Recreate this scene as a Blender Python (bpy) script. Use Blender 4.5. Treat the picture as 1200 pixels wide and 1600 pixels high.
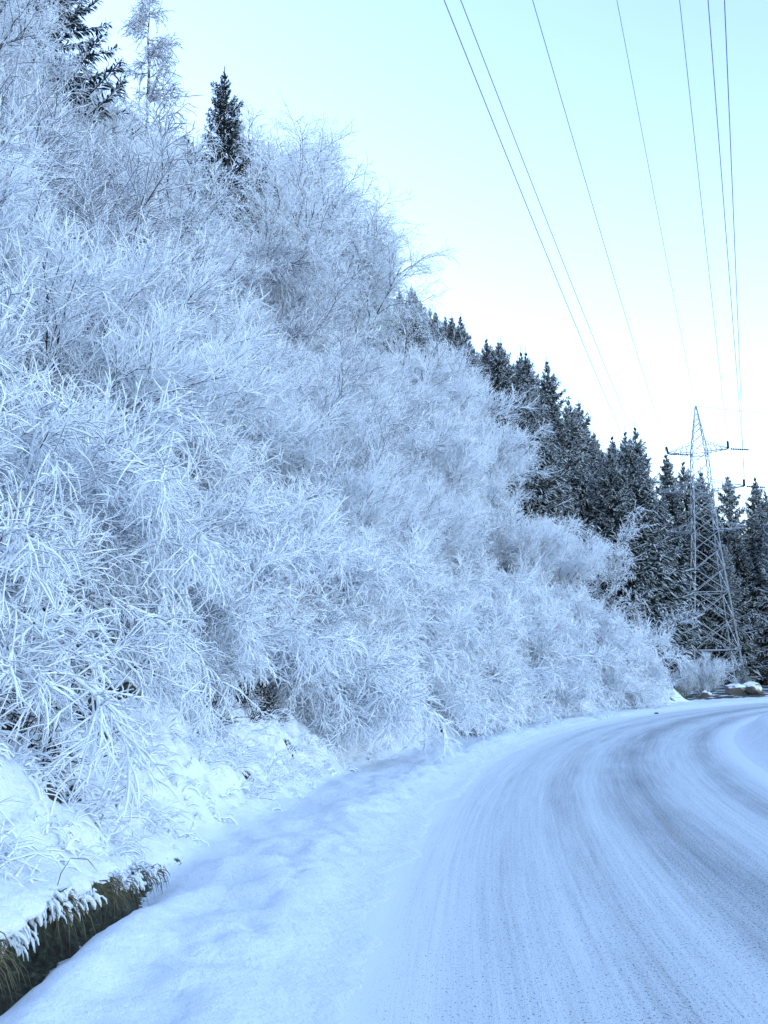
import bpy, math, random
import numpy as np
from mathutils import Vector, Matrix

SC = bpy.context.scene
COL = SC.collection
R_ = math.radians
for o in list(bpy.data.objects):
    bpy.data.objects.remove(o, do_unlink=True)

# ------------------------------------------------------------------ camera
cd = bpy.data.cameras.new('camera')
cam = bpy.data.objects.new('camera', cd)
COL.objects.link(cam)
cd.sensor_fit = 'AUTO'
cd.sensor_width = 36.0
cd.lens = 35.0
cd.clip_start = 0.05
cd.clip_end = 6000
cam.matrix_world = (Matrix.Translation((0, 0, 1.6)) @ Matrix.Rotation(R_(99.5), 4, 'X') @ Matrix.Rotation(R_(-1.0), 4, 'Z'))
SC.camera = cam

# ------------------------------------------------------------------ sky, sun, exposure
SUN_EL, SUN_AZ = 10.0, -58.0            # degrees; azimuth measured from +Y towards +X (behind the mountain)
w = bpy.data.worlds.new('World')
SC.world = w
w.use_nodes = True
nt = w.node_tree
sky = nt.nodes.new('ShaderNodeTexSky')
sky.sky_type = 'NISHITA'
sky.sun_disc = False
sky.sun_elevation = R_(SUN_EL)
sky.sun_rotation = R_(SUN_AZ)
sky.altitude = 900
sky.air_density = 1.0
sky.dust_density = 0.6
sky.ozone_density = 1.6
bg = nt.nodes['Background']
bg.inputs['Strength'].default_value = 0.12
nt.links.new(sky.outputs[0], bg.inputs['Color'])
sd = bpy.data.lights.new('sun', 'SUN')
sd.energy = 2.0
sd.angle = R_(0.5)
sd.color = (1.0, 0.93, 0.82)
sun = bpy.data.objects.new('sun', sd)
COL.objects.link(sun)
sv = Vector((math.sin(R_(SUN_AZ)) * math.cos(R_(SUN_EL)), math.cos(R_(SUN_AZ)) * math.cos(R_(SUN_EL)), math.sin(R_(SUN_EL))))
sun.rotation_euler = sv.to_track_quat('Z', 'Y').to_euler()
vs = SC.view_settings
vs.view_transform = 'Standard'
vs.look = 'None'
vs.exposure = 2.8
vs.gamma = 1.0
vs.use_white_balance = True
vs.white_balance_temperature = 6700
vs.white_balance_tint = 17.0
vs.use_curve_mapping = False
SC.render.engine = 'CYCLES'
cy = SC.cycles
cy.max_bounces = 8
cy.diffuse_bounces = 5
cy.glossy_bounces = 2
cy.transparent_max_bounces = 4
cy.use_denoising = True
cy.denoising_prefilter = 'NONE'
cy.sample_clamp_indirect = 4.0

# ------------------------------------------------------------------ maths helpers
def hash2(i, j, s):
    h = (i.astype(np.int64) * 374761393 + j.astype(np.int64) * 668265263 + s * 1442695041) & 0xFFFFFFFF
    h = ((h ^ (h >> 13)) * 1274126177) & 0xFFFFFFFF
    h = ((h ^ (h >> 16)) * 2246822519) & 0xFFFFFFFF
    return ((h ^ (h >> 15)) & 0xFFFFFF) / float(0xFFFFFF)

def vnoise(x, y, s=0):
    i, j = np.floor(x), np.floor(y)
    fx, fy = x - i, y - j
    fx = fx * fx * (3 - 2 * fx)
    fy = fy * fy * (3 - 2 * fy)
    a = hash2(i, j, s); b = hash2(i + 1, j, s); c = hash2(i, j + 1, s); d = hash2(i + 1, j + 1, s)
    return (a * (1 - fx) + b * fx) * (1 - fy) + (c * (1 - fx) + d * fx) * fy

def fbm(x, y, s=0, octv=4):
    t = 0; a = 0.5; n = 0
    for k in range(octv):
        t = t + a * vnoise(x * 2 ** k + 7.3 * k, y * 2 ** k - 3.1 * k, s + k)
        n += a; a *= 0.5
    return t / n

def cushions(x, y, s=0):
    """0..1 rounded humps on a jittered lattice; returns (height, distance to nearest centre)"""
    i, j = np.floor(x), np.floor(y)
    best = np.full(x.shape, 9.0)
    hgt = np.zeros(x.shape)
    for di in (-1, 0, 1):
        for dj in (-1, 0, 1):
            cx = i + di + 0.15 + 0.7 * hash2(i + di, j + dj, s)
            cyy = j + dj + 0.15 + 0.7 * hash2(i + di, j + dj, s + 1)
            rr = 0.45 + 0.45 * hash2(i + di, j + dj, s + 2)
            d = np.hypot(x - cx, y - cyy) / rr
            hgt = np.maximum(hgt, np.sqrt(np.clip(1 - d * d, 0, 1)) * rr)
            best = np.minimum(best, d)
    return hgt, best

def smooth(a, b, x):
    t = np.clip((x - a) / (b - a), 0, 1)
    return t * t * (3 - 2 * t)

# ------------------------------------------------------------------ the lie of the land
CX, RE, RB = 81.65, 82.0, 83.8       # centre of the bend, left road edge, foot of the bank
PX, PY = 15.6, 51.6                  # where the slope leaves the road
NX, NY = -math.cos(R_(14)), math.sin(R_(14))

def dist_bank(x, y):
    d1 = np.hypot(x - CX, y) - RB
    d2 = (x - PX) * NX + (y - PY) * NY
    k = 3.0
    h = np.clip(0.5 + 0.5 * (d2 - d1) / k, 0, 1)
    far = smooth(10, 25, np.maximum(d1, 0) + np.maximum(d2, 0) * 0 + np.clip(y - 20, 0, 40))
    soft = d2 * (1 - h) + d1 * h - k * h * (1 - h) * 0.5
    return np.where(far > 0, soft * far + np.minimum(d1, d2) * (1 - far), np.minimum(d1, d2))

def arc_s(x, y):
    return np.arctan2(y, CX - x) * RB

def height(x, y, fine=True):
    x = np.asarray(x, float); y = np.asarray(y, float)
    d = dist_bank(x, y)
    s = arc_s(x, y)
    rho = np.hypot(x - CX, y)
    dp = np.maximum(d, 0)
    slope = 1.06 * (np.sqrt(dp * dp + 0.5 * 0.5) - 0.5)
    top = 36 + 0.36 * (dp - 34)
    k = 6.0
    hh = np.clip(0.5 + 0.5 * (top - slope) / k, 0, 1)
    z = top * (1 - hh) + slope * hh - k * hh * (1 - hh)
    z = np.where(dp < 1.0, slope, z) if dp.ndim else z
    up = smooth(0.3, 5, d)
    z = z + up * 2.2 * (fbm(s / 9.0, d / 9.0, 11, 3) - 0.5) * smooth(2, 12, d)
    z = z + smooth(0.1, 1.5, d) * 0.55 * (fbm(s / 1.6, d / 2.2, 21, 3) - 0.45)
    # roadside strip
    v = smooth(82.0, 83.0, rho) * (1 - smooth(0, 0.6, d))
    z = z + 0.10 * v + v * 0.15 * (fbm(x / 0.5, y / 0.7, 5, 5) - 0.5)
    if fine:
        z = z + smooth(0.1, 0.9, d) * (1 - smooth(9, 14, d)) * 0.22 * (fbm(s / 0.35, d / 0.4, 45, 4) - 0.5)
        h1, _ = cushions(s / 0.42, d / 0.38, 31)
        h2, _ = cushions(s / 0.19 + 3, d / 0.17, 41)
        m = smooth(0.05, 0.7, d) * (1 - smooth(9, 14, d))
        z = z + m * (0.32 * h1 + 0.18 * h2)
        z = z + 0.05 * np.exp(-((rho - 82.75) / 0.35) ** 2) * cushions(x / 0.2, y / 0.26, 53)[0] * (1 - smooth(30, 60, y))
        z = z + 0.045 * v * (cushions(x / 0.28, y / 0.34, 51)[0]) * smooth(0.45, 0.6, fbm(x / 1.5, y / 1.5, 57, 3))
    return z

def bank_window(s):
    return smooth(2.5, 3.5, s) * (1 - smooth(6.6, 9.8, s)) * (0.25 + 1.15 * vnoise(s / 0.55, s * 0 + 2.0, 77))

# ------------------------------------------------------------------ materials
def mat(name):
    m = bpy.data.materials.new(name)
    m.use_nodes = True
    n = m.node_tree
    b = n.nodes['Principled BSDF']
    b.inputs['Specular IOR Level'].default_value = 0.25
    return m, n, b

def nd(n, t, **kw):
    x = n.nodes.new(t)
    for k, v in kw.items():
        setattr(x, k, v)
    return x

def noise(n, scale, detail=4, rough=0.55, vec=None, dim='3D'):
    x = nd(n, 'ShaderNodeTexNoise', noise_dimensions=dim)
    x.inputs['Scale'].default_value = scale
    x.inputs['Detail'].default_value = detail
    x.inputs['Roughness'].default_value = rough
    if vec is not None:
        n.links.new(vec, x.inputs['Vector'])
    return x

def math_(n, op, a, b=None, c=None, clamp=False):
    x = nd(n, 'ShaderNodeMath', operation=op, use_clamp=clamp)
    for i, v in enumerate((a, b, c)):
        if v is None:
            continue
        if isinstance(v, (int, float)):
            x.inputs[i].default_value = v
        else:
            n.links.new(v, x.inputs[i])
    return x.outputs[0]

def ramp(n, fac, stops):
    x = nd(n, 'ShaderNodeValToRGB')
    el = x.color_ramp.elements
    while len(el) < len(stops):
        el.new(0.5)
    for e, (p, c) in zip(el, stops):
        e.position = p
        e.color = (*c, 1) if len(c) == 3 else c
    n.links.new(fac, x.inputs[0])
    return x.outputs[0]

def mixc(n, fac, a, b):
    x = nd(n, 'ShaderNodeMix', data_type='RGBA')
    if isinstance(fac, (int, float)):
        x.inputs[0].default_value = fac
    else:
        n.links.new(fac, x.inputs[0])
    for i, v in ((6, a), (7, b)):
        if isinstance(v, tuple):
            x.inputs[i].default_value = (*v, 1)
        else:
            n.links.new(v, x.inputs[i])
    return x.outputs[2]

def maprange(n, v, a, b, c=0.0, d=1.0):
    x = nd(n, 'ShaderNodeMapRange', interpolation_type='SMOOTHSTEP')
    n.links.new(v, x.inputs[0])
    for i, q in enumerate((a, b, c, d)):
        x.inputs[i + 1].default_value = q
    return x.outputs[0]

def bump(n, b, h, dist, strength=1.0):
    x = nd(n, 'ShaderNodeBump')
    x.inputs['Distance'].default_value = dist
    x.inputs['Strength'].default_value = strength
    n.links.new(h, x.inputs['Height'])
    n.links.new(x.outputs[0], b.inputs['Normal'])

SNOW = (0.84, 0.88, 0.935)

def snow_ground(name, bare=False):
    m, n, b = mat(name)
    tc = nd(n, 'ShaderNodeTexCoord')
    pos = tc.outputs['Object']
    n1 = noise(n, 14, 6, 0.65, pos)
    n2 = noise(n, 1.2, 4, 0.6, pos)
    col = mixc(n, n2.outputs[0], (0.80, 0.845, 0.905), SNOW)
    b.inputs['Roughness'].default_value = 0.75
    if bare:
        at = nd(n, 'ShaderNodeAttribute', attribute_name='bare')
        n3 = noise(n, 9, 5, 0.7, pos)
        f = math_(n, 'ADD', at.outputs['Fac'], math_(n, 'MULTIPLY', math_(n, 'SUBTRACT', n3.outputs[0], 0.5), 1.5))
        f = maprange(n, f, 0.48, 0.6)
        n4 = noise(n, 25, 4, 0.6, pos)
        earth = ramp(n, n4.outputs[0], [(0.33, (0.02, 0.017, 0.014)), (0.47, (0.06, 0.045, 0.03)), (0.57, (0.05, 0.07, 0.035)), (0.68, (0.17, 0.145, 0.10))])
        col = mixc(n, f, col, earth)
    n.links.new(col, b.inputs['Base Color'])
    hs = math_(n, 'ADD', n1.outputs[0], math_(n, 'MULTIPLY', noise(n, 90, 3, 0.6, pos).outputs[0], 0.3))
    hs = math_(n, 'ADD', hs, math_(n, 'MULTIPLY', noise(n, 4.5, 4, 0.6, pos).outputs[0], 1.6))
    bump(n, b, hs, 0.035, 0.8)
    return m

def frosted(name, wood=(0.075, 0.062, 0.055), lo=-0.55, hi=0.05, patch=0.5, scale=30):
    """wood with rime and snow lying on whatever faces up"""
    m, n, b = mat(name)
    tc = nd(n, 'ShaderNodeTexCoord')
    g = nd(n, 'ShaderNodeNewGeometry')
    sp = nd(n, 'ShaderNodeSeparateXYZ')
    n.links.new(g.outputs['Normal'], sp.inputs[0])
    n1 = noise(n, scale, 3, 0.6, tc.outputs['Object'])
    n2 = noise(n, 2.5, 2, 0.5, tc.outputs['Object'])
    v = math_(n, 'ADD', sp.outputs['Z'], math_(n, 'MULTIPLY', math_(n, 'SUBTRACT', n1.outputs[0], 0.5), patch * 2))
    v = math_(n, 'ADD', v, math_(n, 'MULTIPLY', math_(n, 'SUBTRACT', n2.outputs[0], 0.5), patch * 1.2))
    f = maprange(n, v, lo, hi)
    col = mixc(n, f, wood, SNOW)
    n.links.new(col, b.inputs['Base Color'])
    b.inputs['Roughness'].default_value = 0.8
    return m

def plain(name, c, rough=0.8, var=0.3, scale=20, metal=0.0):
    m, n, b = mat(name)
    tc = nd(n, 'ShaderNodeTexCoord')
    n1 = noise(n, scale, 4, 0.6, tc.outputs['Object'])
    col = mixc(n, n1.outputs[0], tuple(q * (1 - var) for q in c), tuple(q * (1 + var) for q in c))
    n.links.new(col, b.inputs['Base Color'])
    b.inputs['Roughness'].default_value = rough
    b.inputs['Metallic'].default_value = metal
    return m

M = {}
M['hill'] = snow_ground('snow_on_hillside', True)
M['snow'] = snow_ground('snow')
M['twig'] = frosted('frosted_twig', wood=(0.15, 0.14, 0.17), lo=-1.25, hi=-0.65, patch=0.5)
M['thin'] = frosted('thinly_frosted_twig', wood=(0.14, 0.13, 0.16), lo=-1.0, hi=0.05, patch=0.5)
M['stem'] = frosted('frosted_stem', wood=(0.05, 0.042, 0.042), lo=-0.1, hi=0.45, patch=0.5, scale=12)  # less frost on inner wood, its dark colour deepening shade inside the bushes
M['laden'] = frosted('snow_laden_twig', wood=(0.07, 0.06, 0.058), lo=-1.1, hi=-0.6, patch=0.35, scale=18)
M['bark'] = frosted('spruce_bark', wood=(0.045, 0.036, 0.03), lo=0.2, hi=0.8, patch=0.3, scale=6)
M['needle'] = plain('spruce_needles', (0.022, 0.036, 0.030), 0.7, 0.45, 3)
M['rime'] = plain('rime_on_needles', (0.70, 0.73, 0.76), 0.8, 0.1, 4)
M['steel'] = frosted('galvanised_steel_with_rime', wood=(0.16, 0.175, 0.19), lo=-0.7, hi=1.1, patch=0.5, scale=4)
M['cable'] = plain('aluminium_cable', (0.16, 0.17, 0.18), 0.5, 0.1, 5)
M['glassy'] = plain('insulator_glaze', (0.06, 0.075, 0.085), 0.3, 0.1, 5)
M['rock'] = frosted('snow_dusted_rock', wood=(0.16, 0.14, 0.125), lo=0.30, hi=0.6, patch=0.45, scale=3)
M['straw'] = plain('dead_grass', (0.14, 0.115, 0.065), 0.8, 0.5, 30)
M['dark_twig'] = plain('bare_brown_twig', (0.03, 0.023, 0.019), 0.8, 0.4, 20)
M['clod'] = plain('dark_dirt', (0.06, 0.05, 0.045), 0.9, 0.4, 40)

def road_material():
    m, n, b = mat('packed_snow_road')
    uv = nd(n, 'ShaderNodeUVMap', uv_map='UVMap')
    sp = nd(n, 'ShaderNodeSeparateXYZ')
    n.links.new(uv.outputs[0], sp.inputs[0])
    u, v = sp.outputs['X'], sp.outputs['Y']
    def stretched(su, sv, scale=1.0, det=4, rough=0.6):
        c = nd(n, 'ShaderNodeCombineXYZ')
        n.links.new(math_(n, 'MULTIPLY', u, su), c.inputs[0])
        n.links.new(math_(n, 'MULTIPLY', v, sv), c.inputs[1])
        return noise(n, scale, det, rough, c.outputs[0]).outputs[0]
    streak = stretched(3.2, 0.05, 1.0, 5, 0.72)
    fine = stretched(22, 0.35, 1.0, 3, 0.6)
    blot = stretched(1.6, 0.35, 1.0, 4, 0.6)
    wob = math_(n, 'ADD', u, math_(n, 'MULTIPLY', math_(n, 'SUBTRACT', stretched(0.0, 0.06, 1.0, 2), 0.5), 0.7))
    # four polished wheel tracks, u metres from the left edge
    tr = None
    for c0, wd, am in ((0.75, 0.33, 0.30), (1.45, 0.30, 0.42), (2.55, 0.62, 0.70), (3.9, 0.45, 0.52)):
        q = math_(n, 'DIVIDE', math_(n, 'SUBTRACT', wob, c0), wd)
        q = math_(n, 'MULTIPLY', math_(n, 'POWER', 2.718, math_(n, 'MULTIPLY', math_(n, 'MULTIPLY', q, q), -1.0)), am)
        tr = q if tr is None else math_(n, 'ADD', tr, q)
    k = math_(n, 'MULTIPLY', tr, math_(n, 'ADD', 0.42, math_(n, 'MULTIPLY', blot, 0.9)))
    k = math_(n, 'ADD', k, math_(n, 'MULTIPLY', math_(n, 'SUBTRACT', streak, 0.5), 0.8))
    k = math_(n, 'ADD', k, math_(n, 'MULTIPLY', math_(n, 'SUBTRACT', fine, 0.5), 0.5))
    k = math_(n, 'MAXIMUM', math_(n, 'MINIMUM', math_(n, 'ADD', k, 0.03), 1.0), 0.0)
    edge = maprange(n, math_(n, 'ADD', u, math_(n, 'MULTIPLY', math_(n, 'SUBTRACT', blot, 0.5), 0.4)), -0.06, 0.2)
    edge2 = maprange(n, u, 4.75, 4.1)
    ed = math_(n, 'MULTIPLY', edge, edge2)
    k = math_(n, 'MULTIPLY', k, ed)
    col = ramp(n, k, [(0.0, (0.78, 0.81, 0.84)), (0.35, (0.64, 0.675, 0.71)), (0.7, (0.45, 0.48, 0.52)), (1.0, (0.31, 0.335, 0.37))])
    col = mixc(n, ed, SNOW, col)
    # tawny grit streaks
    g = math_(n, 'MULTIPLY', maprange(n, stretched(5, 0.12, 1.0, 3), 0.60, 0.72), maprange(n, stretched(0.5, 0.22, 1.0, 2), 0.5, 0.65))
    col = mixc(n, math_(n, 'MULTIPLY', math_(n, 'MULTIPLY', g, ed), 0.55), col, (0.36, 0.31, 0.25))
    # grit and bare asphalt specks
    c = nd(n, 'ShaderNodeCombineXYZ')
    n.links.new(math_(n, 'MULTIPLY', u, 1.0), c.inputs[0]); n.links.new(math_(n, 'MULTIPLY', v, 0.55), c.inputs[1])
    spk = noise(n, 62, 2, 0.6, c.outputs[0]).outputs[0]
    spk2 = noise(n, 150, 2, 0.6, c.outputs[0]).outputs[0]
    dens = math_(n, 'SUBTRACT', 0.645, math_(n, 'MULTIPLY', k, 0.14))
    f1 = maprange(n, math_(n, 'SUBTRACT', spk, dens), 0.0, 0.05)
    f2 = maprange(n, math_(n, 'SUBTRACT', spk2, math_(n, 'SUBTRACT', dens, 0.03)), 0.0, 0.06)
    f = math_(n, 'MULTIPLY', math_(n, 'MAXIMUM', f1, math_(n, 'MULTIPLY', f2, 0.7)), math_(n, 'MULTIPLY', ed, 0.8))
    col = mixc(n, f, col, (0.10, 0.105, 0.12))
    n.links.new(col, b.inputs['Base Color'])
    b.inputs['Roughness'].default_value = 0.7
    b.inputs['Specular IOR Level'].default_value = 0.3
    hs = math_(n, 'SUBTRACT', math_(n, 'MULTIPLY', spk2, 0.6), math_(n, 'MULTIPLY', k, 1.6))
    bump(n, b, hs, 0.012, 0.7)
    return m
M['road'] = road_material()

# ------------------------------------------------------------------ mesh helpers
def mesh_np(name, V, F, material, smooth_=True, uvs=None):
    """V (n,3), F (m,3|4) int array -> mesh"""
    me = bpy.data.meshes.new(name)
    V = np.ascontiguousarray(V, np.float32); F = np.ascontiguousarray(F, np.int32)
    k = F.shape[1]
    me.vertices.add(len(V)); me.vertices.foreach_set('co', V.ravel())
    me.loops.add(F.size); me.loops.foreach_set('vertex_index', F.ravel())
    me.polygons.add(len(F))
    me.polygons.foreach_set('loop_start', np.arange(0, F.size, k, dtype=np.int32))
    me.polygons.foreach_set('use_smooth', np.full(len(F), smooth_, bool))
    if uvs is not None:
        l = me.uv_layers.new(name='UVMap')
        l.data.foreach_set('uv', np.ascontiguousarray(uvs[F.ravel()], np.float32).ravel())
    me.update(calc_edges=True)
    me.materials.append(material)
    return me

def link(name, me, parent=None, loc=None, kind=None):
    o = bpy.data.objects.new(name, me)
    COL.objects.link(o)
    if parent is not None:
        o.parent = parent
    if loc is not None:
        o.location = loc
    if kind:
        o['kind'] = kind
    return o

def tag(o, label, cat, group=None):
    o['label'] = label; o['category'] = cat
    if group:
        o['group'] = group
    return o

def copy_thing(o, parent=None):
    c = o.copy()
    COL.objects.link(c)
    c.parent = parent
    for ch in o.children:
        copy_thing(ch, c)
    return c

def grid_mesh(name, X, Y, Z, material, uvs=None, flip=False):
    a, b = X.shape
    V = np.stack([X, Y, Z], -1).reshape(-1, 3)
    idx = np.arange(a * b).reshape(a, b)
    F = np.stack([idx[:-1, :-1], idx[1:, :-1], idx[1:, 1:], idx[:-1, 1:]], -1).reshape(-1, 4)
    if flip:
        F = F[:, ::-1]
    return mesh_np(name, V, F, material, True, uvs)

def norm(v):
    return v / np.maximum(np.linalg.norm(v, axis=-1, keepdims=True), 1e-9)

class Bag:
    def __init__(self):
        self.V, self.F, self.n = [], [], 0
    def add(self, V, F):
        self.V.append(V); self.F.append(F + self.n); self.n += len(V)
    def mesh(self, name, material, smooth_=True):
        if len({f.shape[1] for f in self.F}) > 1:              # quads beside triangles: split the quads
            self.F = [f if f.shape[1] == 3 else np.concatenate([f[:, [0, 1, 2]], f[:, [0, 2, 3]]]) for f in self.F]
        return mesh_np(name, np.concatenate(self.V), np.concatenate(self.F), material, smooth_)

def tubes(bag, P, Rr, sides=4, rng=None):
    """P (N,K,3), Rr (N,K): one tube along every polyline"""
    N, K, _ = P.shape
    T = np.empty_like(P)
    T[:, 1:-1] = P[:, 2:] - P[:, :-2]
    T[:, 0] = P[:, 1] - P[:, 0]
    T[:, -1] = P[:, -1] - P[:, -2]
    T = norm(T)
    ref = np.tile(np.array([0.37, 0.21, 0.9]), (N, 1)); ref = ref + 0.0
    A = norm(np.cross(T, ref[:, None, :]))
    B = np.cross(T, A)
    ang = np.arange(sides) * 2 * np.pi / sides
    ring = A[:, :, None, :] * np.cos(ang)[None, None, :, None] + B[:, :, None, :] * np.sin(ang)[None, None, :, None]
    V = P[:, :, None, :] + ring * Rr[:, :, None, None]
    idx = np.arange(N * K * sides).reshape(N, K, sides)
    a = idx[:, :-1, :]; b = idx[:, 1:, :]
    F = np.stack([a, np.roll(a, -1, 2), np.roll(b, -1, 2), b], -1).reshape(-1, 4)
    bag.add(V.reshape(-1, 3), F)

def grow(P0, D0, L, K, rng, gravity=0.0, wiggle=0.15, up=0.0, lean=None):
    """polylines from points P0 (N,3) with directions D0, lengths L (N,) -> (N,K+1,3)"""
    N = len(P0)
    P = np.empty((N, K + 1, 3)); P[:, 0] = P0
    D = norm(D0)
    g = np.asarray(gravity, float) * np.ones(N)
    for k in range(K):
        D = D + rng.normal(0, wiggle, (N, 3))
        D[:, 2] += up / K - g / K * (0.4 + 1.2 * k / K)
        if lean is not None:
            D = D + lean / K
        D = norm(D)
        P[:, k + 1] = P[:, k] + D * (L / K)[:, None]
    return P

def sprout(P, n, rng, t0, t1, amin, amax, flat=0.0):
    """n child roots on each polyline: positions, directions, parameter"""
    N, K1, _ = P.shape
    K = K1 - 1
    t = (np.arange(n)[None, :] + rng.random((N, n))) / n
    t = t0 + (t1 - t0) * t
    x = np.clip(t * K, 0, K - 1e-4)
    i = x.astype(int); fr = (x - i)[..., None]
    rows = np.arange(N)[:, None]
    Q = P[rows, i] * (1 - fr) + P[rows, i + 1] * fr
    T = norm(P[rows, i + 1] - P[rows, i])
    r = rng.normal(0, 1, (N, n, 3)); r[..., 2] *= (1 - flat)
    pr = norm(r - (r * T).sum(-1, keepdims=True) * T)
    a = R_(1) * (amin + (amax - amin) * rng.random((N, n, 1)))
    D = T * np.cos(a) + pr * np.sin(a)
    return Q.reshape(-1, 3), D.reshape(-1, 3), t.reshape(-1)

def radii(N, K, r, rng, taper=0.35, rough=0.25, power=1.0, tip=1.0):
    k = np.linspace(0, 1, K + 1)[None, :] ** power
    q = np.asarray(r).reshape(-1, 1) * (1 - (1 - taper) * k) * (1 + rough * rng.uniform(-1, 1, (N, K + 1)))
    q[:, -1] *= tip
    return q

# ------------------------------------------------------------------ ground, road, hillside (the setting)
def spaced(a, b, step):
    out = [a]
    while out[-1] < b:
        out.append(out[-1] + step(out[-1]))
    return np.array(out)

S = spaced(-30, 240, lambda s: max(0.055, abs(s - 7) * 0.0125) if s > 2 else max(0.06, (3 - s) * 0.06))
D = np.concatenate([np.linspace(RE - RB - 0.35, RE - RB, 6)[:-1], spaced(RE - RB, 170, lambda d: max(0.05, (d - 2.5) * 0.03))])
TH = S / RB
X = CX - (RB + D)[None, :] * np.cos(TH)[:, None]
Y = (RB + D)[None, :] * np.sin(TH)[:, None]
Z = height(X, Y)
SS = np.repeat(S[:, None], len(D), 1); DD = np.repeat(D[None, :], len(S), 0)
Wn = bank_window(SS)
# undercut earth face at the near end of the bank, with the snow cap hanging over it
lip = 0.11 * (vnoise(SS / 0.15, DD * 0, 90) - 0.5) + 0.10 * (vnoise(SS / 0.5, DD * 0, 91) - 0.5)
Z = Z + Wn * 0.27 * smooth(-0.02, 0.14, DD)
Z = Z - Wn * 0.14 * np.exp(-((DD + 0.06) / 0.13) ** 2)
Z = Z + Wn * 0.07 * np.exp(-((DD + 0.42) / 0.16) ** 2)
rag = fbm(SS / 0.2, DD / 0.10, 95, 4) - 0.5
shift = Wn * (0.34 * rag * smooth(-0.08, 0.0, DD) * (1 - smooth(0.12, 0.4, DD)) + 0.16 * np.exp(-((DD - 0.20) / 0.09) ** 2) + 2.2 * lip * np.exp(-((DD - 0.18) / 0.12) ** 2) - 0.10 * np.exp(-((DD - 0.03) / 0.06) ** 2))
X = X + shift * np.cos(TH)[:, None]
Y = Y - shift * np.sin(TH)[:, None]
edge_ = DD - (RE - RB)
edge_ = edge_ + 0.5 * (fbm(SS / 0.8, DD / 2.0, 15, 4) - 0.5)
Z = Z * smooth(-0.1, 0.5, edge_) - 0.05 * (1 - smooth(-0.25, 0.12, edge_)) + 0.012 * smooth(-0.1, 0.1, edge_)
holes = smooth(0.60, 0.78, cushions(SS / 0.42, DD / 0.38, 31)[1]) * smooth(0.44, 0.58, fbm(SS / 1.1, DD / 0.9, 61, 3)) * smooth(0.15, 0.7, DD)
litter_shade = smooth(1.0, 1.6, DD) * (1 - smooth(25, 34, DD)) * smooth(0.34, 0.48, fbm(SS / 0.8, DD / 0.8, 71, 3))  # patchy leaf litter under the thicket, painted dark for the shade in its hollows
bare = np.clip(np.maximum(np.maximum(holes * 0.8, litter_shade * 0.95), 0.24 * smooth(0.1, 0.5, DD) * (1 - smooth(6, 12, DD))) + Wn * 1.6 * (smooth(-0.08, -0.02, DD) - smooth(0.10, 0.15, DD)), 0, 1)
me = grid_mesh('hillside', X, Y, Z, M['hill'])
at = me.attributes.new('bare', 'FLOAT', 'POINT')
at.data.foreach_set('value', bare.astype(np.float32).ravel())
link('hillside', me, kind='structure')

# the road: a ring sheet
RI = 77.2
Sr = spaced(-40, 200, lambda s: 0.35)
Ur = np.linspace(-0.75, RE - RI, 46)
TH = Sr / RE
Xr = CX - (RE - Ur)[None, :] * np.cos(TH)[:, None]
Yr = (RE - Ur)[None, :] * np.sin(TH)[:, None]
Zr = np.zeros_like(Xr) + 0.012 * np.sin(np.clip(Ur, 0, 9) / (RE - RI) * math.pi)[None, :]
uvs = np.stack(np.broadcast_arrays(Ur[None, :], Sr[:, None]), -1).reshape(-1, 2)
link('road', grid_mesh('road', Xr, Yr, Zr, M['road'], uvs, flip=True), kind='structure')

# inner verge with a low ploughed ridge
Sv = spaced(-30, 200, lambda s: 0.2 if 8 < s < 60 else 0.8)
Uv = np.concatenate([np.linspace(0, 3.0, 60), spaced(3.2, 50, lambda u: 0.1 + u * 0.06)])
TH = Sv / RI
Xv = CX - (RI + 0.25 - Uv)[None, :] * np.cos(TH)[:, None]
Yv = (RI + 0.25 - Uv)[None, :] * np.sin(TH)[:, None]
UU = np.repeat(Uv[None, :], len(Sv), 0)
Zv = (0.30 * np.exp(-((UU - 1.15 - 0.4 * (fbm(Xv / 3, Yv / 3, 81, 2) - 0.5)) / 0.5) ** 2)) + 0.10 * smooth(0.2, 0.9, UU)
Zv = Zv + smooth(0.1, 0.8, UU) * (0.22 * (fbm(Xv / 0.9, Yv / 0.9, 83, 4) - 0.5) + 0.08 * cushions(Xv / 0.4, Yv / 0.4, 85)[0])
Zv = Zv - 0.03 * (1 - smooth(0, 0.2, UU)) + 0.004 - 1.2 * smooth(2, 45, UU)
link('roadside_verge', grid_mesh('roadside_verge', Xv, Yv, Zv, M['snow'], flip=True), kind='structure')

ang = np.linspace(0, 2 * np.pi, 97)[:-1]
V = np.concatenate([[[0, 0, -1.15]], np.stack([3000 * np.cos(ang), 3000 * np.sin(ang), ang * 0 - 1.15], -1)])
k = np.arange(96)
link('snow_field', mesh_np('snow_field', V, np.stack([0 * k, k + 1, (k + 1) % 96 + 1], -1), M['snow']), kind='structure')

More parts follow.
